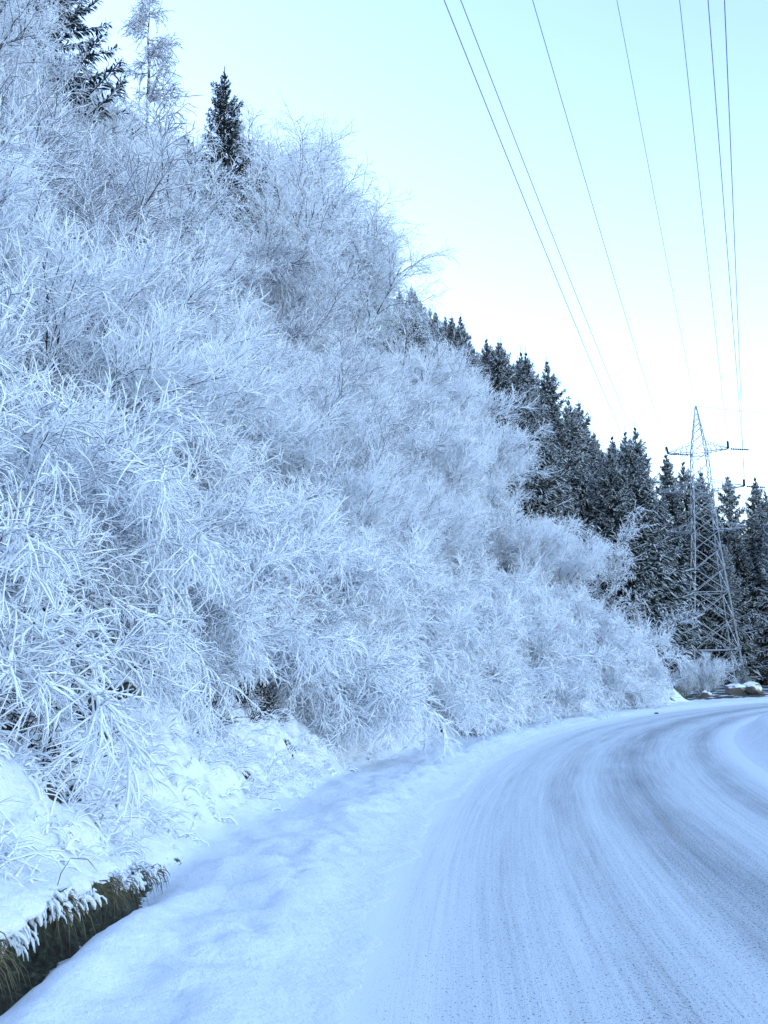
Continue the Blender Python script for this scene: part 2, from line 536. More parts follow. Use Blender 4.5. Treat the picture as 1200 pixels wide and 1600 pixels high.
# ------------------------------------------------------------------ frosted shrubs and small trees
def make_shrub(seed, H=3.0, n_stem=16, spread=38, arch=0.35, n1=10, n2=9, n3=3, r_snow=0.011, laden=False, lift=0.35, thick=0.0):
    rng = np.random.default_rng(seed)
    N = n_stem
    az = rng.uniform(0, 2 * np.pi, N)
    tilt = R_(1) * spread * np.sqrt(rng.random(N))
    D0 = np.stack([np.cos(az) * np.sin(tilt), np.sin(az) * np.sin(tilt), np.cos(tilt)], -1)
    P0 = np.stack([np.cos(az) * 0.25 * rng.random(N), np.sin(az) * 0.25 * rng.random(N), np.full(N, -0.25)], -1)
    L = H * rng.uniform(0.7, 1.15, N)
    K = 8
    P = grow(P0, D0, L, K, rng, arch * rng.uniform(0.5, 1.6, N), 0.07)
    stem = Bag()
    tubes(stem, P, radii(N, K, H * 0.0055 + 0.004, rng, 0.3, 0.15), 5)
    twig = Bag()
    if thick:                                              # snow lying along the bowed stems
        tubes(twig, P[:, 2:] + np.array([0, 0, thick * 0.35]), radii(N, K - 2, thick, rng, 0.75, 0.3, 1, 0.4), 6)
    # first branches
    Q, Dq, t = sprout(P, n1, rng, 0.18, 1.0, 20, 55)
    L1 = H * (0.42 - 0.22 * t) * rng.uniform(0.6, 1.3, len(Q))
    Dq[:, 2] += lift
    P1 = grow(Q, Dq, L1, 5, rng, arch * 0.9, 0.07)
    rs = r_snow * (1.5 if laden else 1.15)
    tubes(twig if laden else stem, P1, radii(len(P1), 5, rs * (1 if laden else 0.8), rng, 0.8, 0.35), 4)
    Q, Dq, t = sprout(P1, n2, rng, 0.15, 1.0, 22, 60)
    L2 = H * 0.19 * rng.uniform(0.5, 1.4, len(Q)) * (1.1 - 0.5 * t)
    Dq[:, 2] += lift * 0.6
    P2 = grow(Q, Dq, L2, 3, rng, arch * (0.45 if laden else 0.15), 0.09)
    tubes(twig, P2, radii(len(P2), 3, r_snow, rng, 0.9, 0.4, 1, 0.5), 4)
    if n3:
        Q, Dq, t = sprout(P2, n3, rng, 0.2, 0.95, 25, 60)
        L3 = H * 0.075 * rng.uniform(0.5, 1.5, len(Q))
        Dq[:, 2] += lift * 0.4
        k3 = 2
        P3 = grow(Q, Dq, L3, k3, rng, arch * (0.3 if laden else 0.1), 0.12)
        tubes(twig, P3, radii(len(P3), k3, r_snow * 0.9, rng, 0.9, 0.35, 1, 0.55), 3)
    return stem.mesh('shrub_stem', M['stem']), twig.mesh('shrub_crown', M['laden'] if laden else M['thin'] if seed % 10 == 1 else M['twig'])

def make_tree(seed, H=7.0, r_snow=0.0095, multi=3, n0=11, n1=8, n2=8, n3=3, spread=22, arch=0.2):
    """small frosted broadleaf tree: trunk(s), limbs, twigs"""
    rng = np.random.default_rng(seed)
    az = rng.uniform(0, 2 * np.pi, multi)
    tl = R_(1) * spread * rng.uniform(0.3, 1, multi)
    D0 = np.stack([np.cos(az) * np.sin(tl), np.sin(az) * np.sin(tl), np.cos(tl)], -1)
    P = grow(np.tile([[0, 0, -0.4]], (multi, 1)), D0, H * rng.uniform(0.8, 1.05, multi), 9, rng, arch, 0.07)
    wood, twig = Bag(), Bag()
    tubes(wood, P, radii(multi, 9, H * 0.011, rng, 0.2, 0.1), 6)
    Q, Dq, t = sprout(P, n0, rng, 0.22, 1.0, 25, 60)
    L0 = H * (0.5 - 0.3 * t) * rng.uniform(0.7, 1.2, len(Q))
    Dq[:, 2] += 0.3
    Pa = grow(Q, Dq, L0, 6, rng, arch, 0.13)
    tubes(wood, Pa, radii(len(Pa), 6, H * 0.0035, rng, 0.3, 0.2), 5)
    Q, Dq, t = sprout(Pa, n1, rng, 0.15, 1.0, 20, 60)
    P1 = grow(Q, Dq, H * 0.17 * rng.uniform(0.5, 1.3, len(Q)), 4, rng, arch, 0.14)
    tubes(wood, P1, radii(len(P1), 4, r_snow * 1.1, rng, 0.5, 0.3), 4)
    Q, Dq, t = sprout(P1, n2, rng, 0.1, 1.0, 22, 60)
    P2 = grow(Q, Dq, H * 0.075 * rng.uniform(0.5, 1.4, len(Q)), 3, rng, arch, 0.15)
    tubes(twig, P2, radii(len(P2), 3, r_snow, rng, 0.5, 0.3), 3)
    if n3:
        Q, Dq, t = sprout(P2, n3, rng, 0.2, 0.95, 25, 60)
        P3 = grow(Q, Dq, H * 0.03 * rng.uniform(0.5, 1.5, len(Q)), 1, rng, 0, 0.12)
        tubes(twig, P3, radii(len(P3), 1, r_snow * 0.9, rng, 0.5, 0.2), 3)
    return wood.mesh('tree_trunk', M['stem']), twig.mesh('tree_crown', M['thin'] if seed == 301 else M['twig'])

PROTO = {
    'upright': [make_shrub(100 + i, 3.0, 20, 36, 0.28, 11, 12, 3, 0.0072) for i in range(3)],
    'arching': [make_shrub(200 + i, 2.6, 18, 55, 1.15, 12, 12, 3, 0.0090, True, 0.15, 0.017) for i in range(3)],
    'tree': [make_tree(300 + i) for i in range(3)],
}

def plant(kind, name, i, loc, scale, rz, tilt_dir=None, tilt=0.0):
    sm, cm = PROTO[kind][i % len(PROTO[kind])]
    o = bpy.data.objects.new(name, None)
    COL.objects.link(o)
    o.empty_display_size = 0.2
    rot = Matrix.Rotation(rz, 4, 'Z')
    if tilt_dir is not None and tilt:
        ax = Vector((-tilt_dir[1], tilt_dir[0], 0)).normalized()
        rot = Matrix.Rotation(tilt, 4, ax) @ rot
    o.matrix_world = Matrix.Translation(loc) @ rot @ Matrix.Scale(scale, 4)
    link('stem' if kind != 'tree' else 'trunk', sm, o)
    link('crown', cm, o)
    return o

camY = cam.matrix_world.inverted()
def pix(p):
    q = camY @ Vector(p)
    if q.z > -0.1:
        return None
    f = 1556.0
    return 600 + f * q.x / -q.z, 800 - f * q.y / -q.z, -q.z

rng = np.random.default_rng(5)
CREST = [(-5.4, 56.0, 1.25), (-4.2, 57.5, 1.45), (-2.6, 58.0, 1.22), (-1.3, 59.0, 0.98), (-9.9, 46.5, 0.62), (-7.9, 47.5, 0.7)]   # tall trees: bearing, distance, size
placed = [(t * math.sin(R_(a)), t * math.cos(R_(a)), 2.6) for a, t, _ in CREST] + [(-8.35, 50.0, 2.0), (-9.6, 47.5, 1.2), (-16.0, 38.0, 4.0), (-20.0, 40.0, 4.0), (-12.2, 46.0, 2.0)]
def poisson(n, smin, smax, dmin, dmax, rad):
    got = []
    for _ in range(n):
        s = rng.uniform(smin, smax); d = rng.uniform(dmin, dmax)
        th = s / RB
        x, y = CX - (RB + d) * math.cos(th), (RB + d) * math.sin(th)
        r = rad(x, y)
        if any((x - a) ** 2 + (y - b) ** 2 < (0.5 * (r + c)) ** 2 for a, b, c in placed):
            continue
        placed.append((x, y, r)); got.append((x, y))
    return got

def downhill(x, y):
    e = 0.5
    d0 = float(dist_bank(np.array(x), np.array(y)))
    gx = float(dist_bank(np.array(x + e), np.array(y))) - d0
    gy = float(dist_bank(np.array(x), np.array(y + e))) - d0
    v = Vector((-gx, -gy)); v.normalize()
    return v

n_sh = 0
for i, (a_, t_, sc_) in enumerate(CREST):
    x, y = t_ * math.sin(R_(a_)), t_ * math.cos(R_(a_))
    o = plant('tree', 'frosted_tree', (0, 2)[i % 2], (x, y, float(height(np.array(x), np.array(y), False))), sc_, 1.3 * i, downhill(x, y), R_(5))
    tag(o, ('tall round crowned frosted tree on the crest, just right of the lone spruce',
            'tall frosted tree on the crest, second to the right of the lone spruce',
            'tall frosted tree in the middle of the crest between spruce and forest',
            'frosted tree on the crest beside the spreading bare tree',
            'frosted tree hiding the foot of the lone dark spruce',
            'low frosted tree in front of the small spruce tip')[i], 'tree', 'frosted trees on the crest against the sky')
# lower edge of the thicket: bowed shrubs
for x, y in poisson(2500, 2, 64, 1.5, 4.2, lambda x, y: 1.1 + 0.010 * y):
    d = float(dist_bank(np.array(x), np.array(y)))
    if d < 1.5 + 0.4 * (y < 15) or y > 50:
        continue
    z = float(height(np.array(x), np.array(y), False))
    p = pix((x, y, z + 1))
    if p is None or not -250 < p[0] < 1300:
        continue
    o = plant('arching', 'bowed_shrub', n_sh, (x, y, z), rng.uniform(0.7, 1.15) * (1 + 0.004 * y), rng.uniform(0, 6.28), downhill(x, y), R_(rng.uniform(15, 40)))
    where = ('above the dark earth face at the near end of the bank' if y < 10 else 'on the near stretch of the bank past the earth face' if y < 19
             else 'along the middle of the bank' if y < 32 else 'where the bank nears the bend')
    tag(o, 'shrub bowed under snow ' + where, 'shrub', 'bowed shrubs ' + where)
    n_sh += 1
n_bowed = n_sh
# the slope
for x, y in poisson(14000, -1, 84, 3.6, 38, lambda x, y: 1.25 + 0.024 * math.hypot(x, y)):
    d = float(dist_bank(np.array(x), np.array(y)))
    if d < 2.6:
        continue
    if (x - PX) * NX + (y - PY) * NY < 1.6 + max(0, y - 46) * 0.62:
        continue
    if d > 6 and (x - PX) * NX + (y - PY) * NY < 3.0 + max(0, y - 40) * 0.62:
        continue
    z = float(height(np.array(x), np.array(y), False))
    p = pix((x, y, z + 1.5))
    if p is None or not -180 < p[0] < 1250 or p[1] < -350:
        continue
    d2 = (x - PX) * NX + (y - PY) * NY
    big = (d2 > 15 or y < 40) and rng.random() < smooth(8, 26, np.array(d)) * 0.8
    sc = rng.uniform(0.85, 1.25)
    if big:
        o = plant('tree', 'frosted_tree', n_sh, (x, y, z), sc * (0.8 if d > 20 and x < -8.8 and y > 30 else 1.3 if d > 14 and x > -8 else 1.05), rng.uniform(0, 6.28), downhill(x, y), R_(rng.uniform(0, 14)))
        where = 'on the crest against the sky' if d > 24 else 'among the shrubs halfway up the slope'
        tag(o, 'small leafless tree white with hoarfrost ' + where, 'tree', 'frosted trees ' + where)
    else:
        o = plant('upright', 'frosted_shrub', n_sh, (x, y, z), sc * (1.0 + 0.45 * float(smooth(3, 12, np.array(d)))), rng.uniform(0, 6.28), downhill(x, y), R_(rng.uniform(8, 28)))
        where = ('in the near part of the thicket' if y < 16 else 'in the middle of the thicket' if y < 34 else 'in the far thicket before the spruces')
        where += ', low down' if d < 9 else ', higher up'
        tag(o, 'leafless shrub white with hoarfrost ' + where, 'shrub', 'frosted shrubs ' + where)
    n_sh += 1
print('shrubs', n_bowed, n_sh)


# ------------------------------------------------------------------ spruces
def make_spruce(seed, H=20.0, rmax=3.0, rime=0.35, base=0.04, droop=0.5, dens=1.0, fine=1.0, step=0.028):
    rng = np.random.default_rng(seed)
    bark, ned, rim = Bag(), Bag(), Bag()
    P = np.zeros((1, 9, 3)); P[0, :, 2] = np.linspace(-0.6, H, 9)
    P[0, 1:-1, :2] += rng.normal(0, 0.03, (7, 2))
    tubes(bark, P, np.linspace(H * 0.012, 0.02, 9)[None, :], 7)
    # boughs
    zs = []
    z = base * H
    while z < H * 0.965:
        f = z / H
        zs += [(z + rng.uniform(-0.15, 0.15), a + rng.uniform(-0.3, 0.3)) for a in np.linspace(0, 6.28, rng.integers(5, 8))[:-1] + rng.uniform(0, 6.28)]
        z += H * step * (1.1 - 0.45 * f) * rng.uniform(0.8, 1.2)
    zs = np.array(zs)
    f = np.clip(zs[:, 0] / H, 0, 0.99)
    N = len(zs)
    lob = 1 + 0.18 * np.sin(zs[:, 1] * 2 + seed) 
    L = rmax * ((1 - f) ** 0.86) * rng.uniform(0.62, 1.15, N) * lob + 0.10
    L *= np.where(f < 0.12, 0.75, 1)
    spire = 0.35 + 0.65 * smooth(0.0, 0.16, 1 - f)          # boughs shorten quickly towards the leader
    L *= spire
    el = R_(1) * (48 * f ** 2 - 14 * (1 - f) + rng.normal(0, 6, N))
    D0 = np.stack([np.cos(zs[:, 1]) * np.cos(el), np.sin(zs[:, 1]) * np.cos(el), np.sin(el)], -1)
    P0 = np.stack([0 * f, 0 * f, zs[:, 0]], -1)
    B = grow(P0, D0, L, 5, rng, 0.05, 0.04, up=droop)
    tubes(bark, B, radii(N, 5, 0.012 + 0.008 * L[:, None][:, 0], rng, 0.3, 0.1), 3)
    # needle sprays: slim bent leaves along both sides, hanging a little
    n = int(58 * dens)
    Q, Dq, t = sprout(B, n, rng, 0.12, 1.0, 25, 65, flat=0.8)
    Ls = (np.repeat(L, n) * 0.24 * (1.15 - 0.75 * t) + 0.10 + 0.12 * np.repeat(1 - f, n)) * fine * np.repeat(0.3 + 0.7 * spire, n)
    Ls *= rng.uniform(0.7, 1.3, len(Q))
    Wd = Ls * rng.uniform(0.055, 0.10, len(Q)) + 0.013 * fine
    Dq[:, 2] -= rng.uniform(0.1, 0.65, len(Q))
    Dq = norm(Dq)
    def blades(bag, Q, Dq, Ls, Wd, lift=0.0):
        side = norm(np.cross(Dq, np.array([0, 0, 1.0]) + rng.normal(0, 0.35, Dq.shape)))
        upv = np.cross(side, Dq)
        a = Q + np.array([0, 0, lift])
        mid = a + Dq * Ls[:, None] * 0.5 + upv * (Wd * 0.35)[:, None]
        tip = a + Dq * Ls[:, None] + np.array([0, 0, -0.25]) * Ls[:, None] * 0.6
        l, r = mid + side * Wd[:, None] - upv * (Wd * 0.5)[:, None], mid - side * Wd[:, None] - upv * (Wd * 0.5)[:, None]
        V = np.stack([a, l, tip, r, mid], 1).reshape(-1, 3)
        k = np.arange(len(Q))[:, None] * 5
        F = np.concatenate([k + [0, 1, 4], k + [1, 2, 4], k + [4, 2, 3], k + [0, 4, 3]])
        bag.add(V, F)
    blades(ned, Q, Dq, Ls, Wd)
    pick = rng.random(len(Q)) < rime * (0.4 + 1.1 * t)
    blades(rim, Q[pick] + Dq[pick] * (Ls[pick] * 0.25)[:, None], Dq[pick], Ls[pick] * 0.85, Wd[pick] * (0.6 + 0.35 * rime), 0.05)
    keep = rng.random(N) < 0.35 + 0.65 * rime
    Bk = B[keep][:, 2:] + np.array([0, 0, 0.06])
    Bk[:, :, 2] += rng.normal(0, 0.015, Bk.shape[:2])
    tubes(rim, Bk, radii(len(Bk), 3, (0.035 + 0.05 * rime) * fine * spire[keep], rng, 0.7, 0.5), 3)
    return bark.mesh('spruce_trunk', M['bark']), ned.mesh('spruce_crown', M['needle'], False), rim.mesh('spruce_rime', M['rime'], False)

SPR = {
    'dark': [make_spruce(400 + i, 20, 5.4, 0.5) for i in range(3)],
    'rimed': [make_spruce(420 + i, 18, 5.0, 0.95) for i in range(3)],
    'thin': [make_spruce(440, 15, 5.0, 0.22, droop=0.9, dens=1.5, fine=0.66, step=0.038)],
    'broad': [make_spruce(441, 20, 4.6, 0.30, droop=0.6, dens=1.6, fine=0.62, step=0.034)],
}
def spruce(kind, i, loc, scale, rz, name='spruce_tree'):
    a, b, c = SPR[kind][i % len(SPR[kind])]
    o = link(name, None, None, loc)
    o.rotation_euler = (0, 0, rz)
    o.scale = (scale,) * 3
    link('trunk', a, o); link('crown', b, o); link('rime', c, o)
    return o

SKY_AZ = np.array([-2, 1.9, 3.3, 4.8, 7.0, 8.6, 9.8, 11.5, 13.3, 14.6, 16.2, 18.0, 20.8, 22.0, 34])      # treeline of the wood: bearing,
SKY_EL = np.array([23.5, 22.4, 21.0, 20.7, 19.3, 18.6, 18.0, 15.7, 13.6, 14.0, 12.5, 11.3, 10.7, 9.9, 9.0])    # angle above the eye
rng = np.random.default_rng(77)
n_f = 0
pts = []
for _ in range(6000):
    az = R_(rng.uniform(-1, 33)); t = rng.uniform(80, 165)
    x, y = t * math.sin(az), t * math.cos(az)
    d2 = (x - PX) * NX + (y - PY) * NY
    if d2 > 30:
        continue
    # the wood begins behind the pylon clearing and along the slope
    if d2 < 0 and t < 117:
        continue
    if d2 >= 0 and t < 78 + (30 - min(d2, 30)) * 0.35:
        continue
    sp = 3.1 + 0.010 * (t - 80)
    if any((x - a) ** 2 + (y - b) ** 2 < sp * sp for a, b in pts):
        continue
    pts.append((x, y))
    z = float(height(np.array(x), np.array(y), False))
    p = pix((x, y, z + 10))
    if p[0] > 1500:
        continue
    r = rng.random()
    kind = 'rimed' if r < (0.30 if d2 > 8 else 0.45) else 'dark'
    H0 = 18.0 if kind == 'rimed' else 20.0
    room = 1.6 + t * math.tan(R_(float(np.interp(math.degrees(az), SKY_AZ, SKY_EL)) - rng.uniform(0.0, 2.2))) - z
    sc = min(rng.uniform(0.85, 1.3), room / H0)
    if sc < 0.3:
        continue
    o = spruce(kind, int(rng.integers(9)), (x, y, z), sc, rng.uniform(0, 6.28))
    px_ = p[0]
    where = ('on the crest behind the frosted thicket' if px_ < 800 else 'on the flank between thicket and pylon' if px_ < 1040
             else 'behind the pylon' if px_ < 1150 else 'to the right of the pylon')
    if kind == 'dark':
        tag(o, 'dark green spruce lightly dusted with frost ' + where, 'spruce', 'dark spruces ' + where)
    else:
        tag(o, 'spruce thickly whitened with rime ' + where, 'spruce', 'rime covered spruces ' + where)
    n_f += 1
print('forest', n_f)

# spruces on the crest
def ground(x, y):
    return float(height(np.array(x), np.array(y), False))
def at_dir(dx, dy, t):
    return dx * t, dy * t
def crest(kind, i, x, y, top, label, cat='spruce', rz=0.5):
    """a conifer rooted at (x, y) whose tip reaches the height top"""
    z = ground(x, y)
    H = {'thin': 15.0, 'broad': 20.0, 'dark': 20.0, 'rimed': 18.0, 'larch': 12.0}[kind]
    o = spruce(kind, i, (x, y, z), (top - z) / H, rz)
    return tag(o, label, cat)
crest('thin', 0, -8.35, 50.0, 35.0, 'lone slender dark spruce standing on the skyline above the frosted shrubs', rz=0.4)
crest('thin', 1, -6.9, 54.0, 31.6, 'small spruce tip poking up just right of the lone dark spruce', rz=1.4)
crest('broad', 0, -14.6, 41.0, 42.5, 'big dark spruce on the crest at the top left, nearest to the frosted larch', rz=2.0)
crest('broad', 0, -18.2, 42.0, 46.0, 'big dark spruce on the crest in the upper left corner', rz=4.0)

ROW = [  # bearing, distance of the trees that make the skyline of the wood
    (1.9, 74, 'rimed', 'frosted spruce, leftmost of the row where the thicket gives way to forest'),
    (3.3, 77, 'rimed', 'second spruce of the row along the crest, partly behind frosted branches'),
    (4.8, 81, 'dark', 'third spruce of the row on the crest, very dark and dense'),
    (7.0, 86, 'dark', 'fourth spruce of the crest row, broad and dark'),
    (8.6, 90, 'dark', 'fifth spruce of the crest row with a pointed tip'),
    (9.8, 93, 'dark', 'tall dark spruce in the middle of the descending crest row'),
    (11.5, 100, 'dark', 'dark spruce at the step where the forest skyline drops'),
    (13.3, 112, 'dark', 'slender dark spruce in the dip of the forest skyline'),
    (14.6, 116, 'dark', 'spruce standing a little above its neighbours left of the pylon'),
    (16.2, 120, 'dark', 'dark spruce just left of the pylon body'),
    (17.1, 123, 'dark', 'dark spruce close against the left leg line of the pylon'),
    (18.0, 126, 'rimed', 'rimed spruce rising directly behind the pylon body'),
    (19.4, 124, 'dark', 'dark spruce showing through the right side of the pylon lattice'),
    (20.8, 127, 'dark', 'dark spruce to the right of the pylon, tallest there'),
    (22.0, 130, 'dark', 'dark spruce at the right edge of the picture'),
]
for i, (az, t, k_, lab) in enumerate(ROW):
    top = 1.6 + t * math.tan(R_(float(np.interp(az, SKY_AZ, SKY_EL))))
    crest(k_, i, t * math.sin(R_(az)), t * math.cos(R_(az)), top, lab, rz=i * 1.7)

# ------------------------------------------------------------------ pylon
def bar_bag(bag, a, b, r, sides=4):
    P = np.array([[a, b]], float)
    tubes(bag, P, np.array([[r, r]]), sides)

PYL = Vector((34.1, 105.0, 0.25))
U = np.array([0.339, 0.941, 0.0]); PR = np.array([0.941, -0.339, 0.0])
pyl = link('electricity_pylon', None, None, PYL)
tag(pyl, 'tall steel lattice pylon with three crossarms carrying power lines in front of the wood', 'pylon')
HZ = np.array([0, 14.0, 20.0, 24.6, 30.0]); HW = np.array([2.55, 1.30, 1.0, 0.82, 0.06])
def hw(z):
    return float(np.interp(z, HZ, HW))
yaw = R_(12)
cr = np.array([math.cos(yaw), math.sin(yaw)])
def corner(i, z):
    sx, sy = ((1, 1), (-1, 1), (-1, -1), (1, -1))[i % 4]
    wv = hw(z)
    e = PR * math.cos(yaw) + U * math.sin(yaw); g = -PR * math.sin(yaw) + U * math.cos(yaw)
    q = e * sx * wv + g * sy * wv
    return np.array([q[0], q[1], z])
levels = [0.0]
while levels[-1] < 29.3:
    levels.append(levels[-1] + max(0.55, 2 * hw(levels[-1]) * 0.72))
levels[-1] = 30.0
for i in range(4):
    b = Bag()
    for z0, z1 in zip(levels[:-1], levels[1:]):
        bar_bag(b, corner(i, z0), corner(i, z1), 0.10 - 0.045 * z0 / 30)
    lg = link('leg', b.mesh('pylon_leg', M['steel'], False), pyl)
    f = Bag()
    c0 = corner(i, 0)
    P = np.array([[c0 + [0, 0, -0.8], c0 + [0, 0, -0.1], c0 + [0, 0, 0.22], c0 + [0, 0, 0.25]]])
    tubes(f, P, np.array([[0.45, 0.45, 0.40, 0.02]]), 8)
    link('footing', f.mesh('footing', M['rock'], False), lg)
for i in range(4):
    for z0, z1 in zip(levels[:-1], levels[1:]):
        r = 0.058 - 0.03 * z0 / 30
        for a, c in ((corner(i, z0), corner(i + 1, z1)), (corner(i + 1, z0), corner(i, z1))):
            b = Bag(); bar_bag(b, a, c, r)
            link('brace', b.mesh('brace', M['steel'], False), pyl)
    for z in (levels[1], levels[3], 20.2, 24.6):
        b = Bag(); bar_bag(b, corner(i, z) , corner(i + 1, z), 0.05)
        link('girt', b.mesh('girt', M['steel'], False), pyl)
OUT = np.array([0.93, 0.10, -0.035])          # the line leaves the pylon towards the right
ends = {}
for z, hl, hr in ((24.8, 3.2, 3.0), (20.6, 4.5, 4.3), (16.2, 4.05, 4.4)):
    for sgn, h in ((-1, hl), (1, hr)):
        b = Bag()
        tip = PR * sgn * h + np.array([0, 0, z + 0.15])
        wv = hw(z)
        roots = []
        for g in (-1, 1):
            lo = PR * sgn * wv * 0.9 + U * g * wv * 0.9 + np.array([0, 0, z])
            hi = PR * sgn * wv * 0.85 + U * g * wv * 0.85 + np.array([0, 0, z + 1.15])
            bar_bag(b, lo, tip + U * g * 0.12, 0.05); bar_bag(b, hi, tip + U * g * 0.12 + [0, 0, 0.1], 0.042)
            for k in range(1, 4):
                q, q2 = k / 4, (k - 0.5) / 4
                bar_bag(b, lo + (tip - lo) * q, hi + (tip - hi) * q2, 0.028)
                bar_bag(b, lo + (tip - lo) * q, hi + (tip - hi) * q, 0.028)
            roots.append((lo, hi))
        for k in range(0, 4):
            q, q2 = k / 4, (k + 1) / 4
            bar_bag(b, roots[0][0] + (tip - roots[0][0]) * q, roots[1][0] + (tip - roots[1][0]) * q2, 0.03)
        arm = link('crossarm', b.mesh('crossarm', M['steel'], False), pyl)
        ends[(z, sgn)] = tip
        # strain insulators: one string towards us, one towards the outgoing span
        for vv in (-U * 0.98 + np.array([0, 0, 0.12]), OUT):
            b = Bag()
            vv = vv / np.linalg.norm(vv)
            n = 10
            ss = np.linspace(0.25, 2.3, n * 2 + 1)
            P = (tip[None] + vv[None] * ss[:, None])[None]
            rr = np.where(np.arange(n * 2 + 1) % 2 == 0, 0.03, 0.13)[None]
            tubes(b, P, rr, 8)
            link('insulator', b.mesh('insulator', M['glassy'], False), arm)
ends['top'] = np.array([0, 0, 30.0])

def wire(name, A, B, label, r=0.024, sag=0.00042, length=230.0, group='power lines overhead'):
    """span from A (at the pylon) through B, on to the next support behind the viewer"""
    A = np.array(A, float); B = np.array(B, float)
    h = B[:2] - A[:2]; s1 = np.linalg.norm(h); h = h / s1
    m = (B[2] - A[2]) / s1 - sag * s1
    s = np.linspace(0, length, 90)
    P = np.stack([A[0] + h[0] * s, A[1] + h[1] * s, A[2] + m * s + sag * s * s], -1)[None]
    b = Bag(); tubes(b, P, np.full((1, 90), r), 5)
    return tag(link(name, b.mesh(name, M['cable'])), label, 'power line', group)

def w_end(key):
    e = ends[key] if isinstance(key, tuple) else ends['top']
    off = (-U * 2.3 + np.array([0, 0, 0.28])) if isinstance(key, tuple) else 0
    return np.array(PYL) + e + off
SPANS = [
    ((16.2, -1), (2.18, 28.32, 22.67), 'leftmost overhead power line, running to the lowest left crossarm of the pylon'),
    ((20.6, -1), (3.04, 31.89, 25.33), 'second overhead power line from the left, running to the middle left crossarm'),
    ((24.8, -1), (6.73, 38.37, 30.09), 'third overhead power line from the left, running to the top left crossarm'),
    ('top', (11.51, 42.75, 33.26), 'overhead earth wire running to the very tip of the pylon'),
    ((24.8, 1), (13.72, 40.48, 31.52), 'fifth overhead line from the left, running to the top right crossarm'),
    ((16.2, 1), (11.86, 32.0, 25.25), 'second overhead line from the right, dark, running to the lowest right crossarm'),
    ((20.6, 1), (11.22, 28.85, 22.9), 'rightmost overhead line, running to the middle right crossarm'),
]
for key, B, lab in SPANS:
    wire('power_line', w_end(key), B, lab, r=0.015 if key == 'top' else 0.018)
A = np.array(PYL) + ends['top']
wire('power_line', A, A + np.array([9.3, 1.0, -0.9]), 'thin wire leaving the tip of the pylon towards the right', r=0.02, sag=0.0003, length=120, group='lines leaving the pylon')
for (z, sg) in ((24.8, 1), (20.6, 1), (16.2, 1), (24.8, -1), (20.6, -1), (16.2, -1)):
    A = np.array(PYL) + ends[(z, sg)] + OUT * 2.3
    side = 'right' if sg > 0 else 'left'
    lev = {24.8: 'top', 20.6: 'middle', 16.2: 'lowest'}[z]
    wire('power_line', A, A + OUT * 30 + np.array([0, 0, -0.6]), 'thin line leaving the %s %s crossarm of the pylon towards the right' % (lev, side), r=0.018, sag=0.0003, length=120, group='lines leaving the pylon')

# ------------------------------------------------------------------ grass and brushwood on the bank
def strands(name, n_clump, per, smin, smax, dmin, dmax, length, r, material, seed, out=0.55, sides=4, K=3, gravity=1.6, mask=None):
    rng = np.random.default_rng(seed)
    # denser towards the viewer
    s_ = smin * (smax / smin) ** rng.random(n_clump)
    d_ = rng.uniform(dmin, dmax, n_clump)
    if mask is not None:
        keep = mask(s_, d_)
        s_, d_ = s_[keep], d_[keep]
    th = s_ / RB
    x, y = CX - (RB + d_) * np.cos(th), (RB + d_) * np.sin(th)
    z = height(x, y) + bank_window(s_) * 0.27 * smooth(-0.02, 0.14, d_) - 0.03
    N = len(x)
    P0 = np.repeat(np.stack([x, y, z], -1), per, 0) + rng.normal(0, 0.05, (N * per, 3)) * [1, 1, 0.3]
    dn = np.repeat(np.stack([np.cos(th), -np.sin(th), 0 * th], -1), per, 0)
    Dr = dn * out + rng.normal(0, 0.45, (N * per, 3)) + np.array([0, 0, 0.85])
    sc = np.repeat(rng.uniform(0.5, 1.3, N), per) * rng.uniform(0.6, 1.2, N * per)
    P = grow(P0, Dr, length * sc, K, rng, gravity, 0.12)
    b = Bag()
    tubes(b, P, radii(len(P), K, r, rng, 0.4, 0.35) * np.repeat(rng.uniform(0.7, 1.3, N), per)[:, None], sides)
    return link(name, b.mesh(name, material), kind='stuff')

fld = lambda s, d: fbm(s / 1.1, d / 0.9, 61, 3) > 0.44
o = strands('snowy_grass', 2600, 7, 3.0, 45, 0.3, 3.4, 0.30, 0.010, M['laden'], 901, mask=fld)
tag(o, 'tufts of snow covered grass hanging down the roadside bank', 'grass')
o = strands('snowy_tussock', 800, 9, 3.0, 36, 0.2, 2.6, 0.16, 0.015, M['laden'], 905, out=0.5, gravity=2.2, K=3)
tag(o, 'small tussocks thickly capped with snow on the lower bank', 'grass')
o = strands('brushwood', 5200, 9, 3.0, 45, 1.0, 3.4, 0.42, 0.0058, M['dark_twig'], 902, out=0.3, mask=lambda s, d: fbm(s / 0.5, d / 0.6, 66, 2) > 0.56, sides=3, K=2, gravity=0.9)  # real undergrowth; its dark clumps also stand in for shade under the bushes
tag(o, 'tangle of bare brown twigs and stalks at the foot of the thicket', 'brushwood')

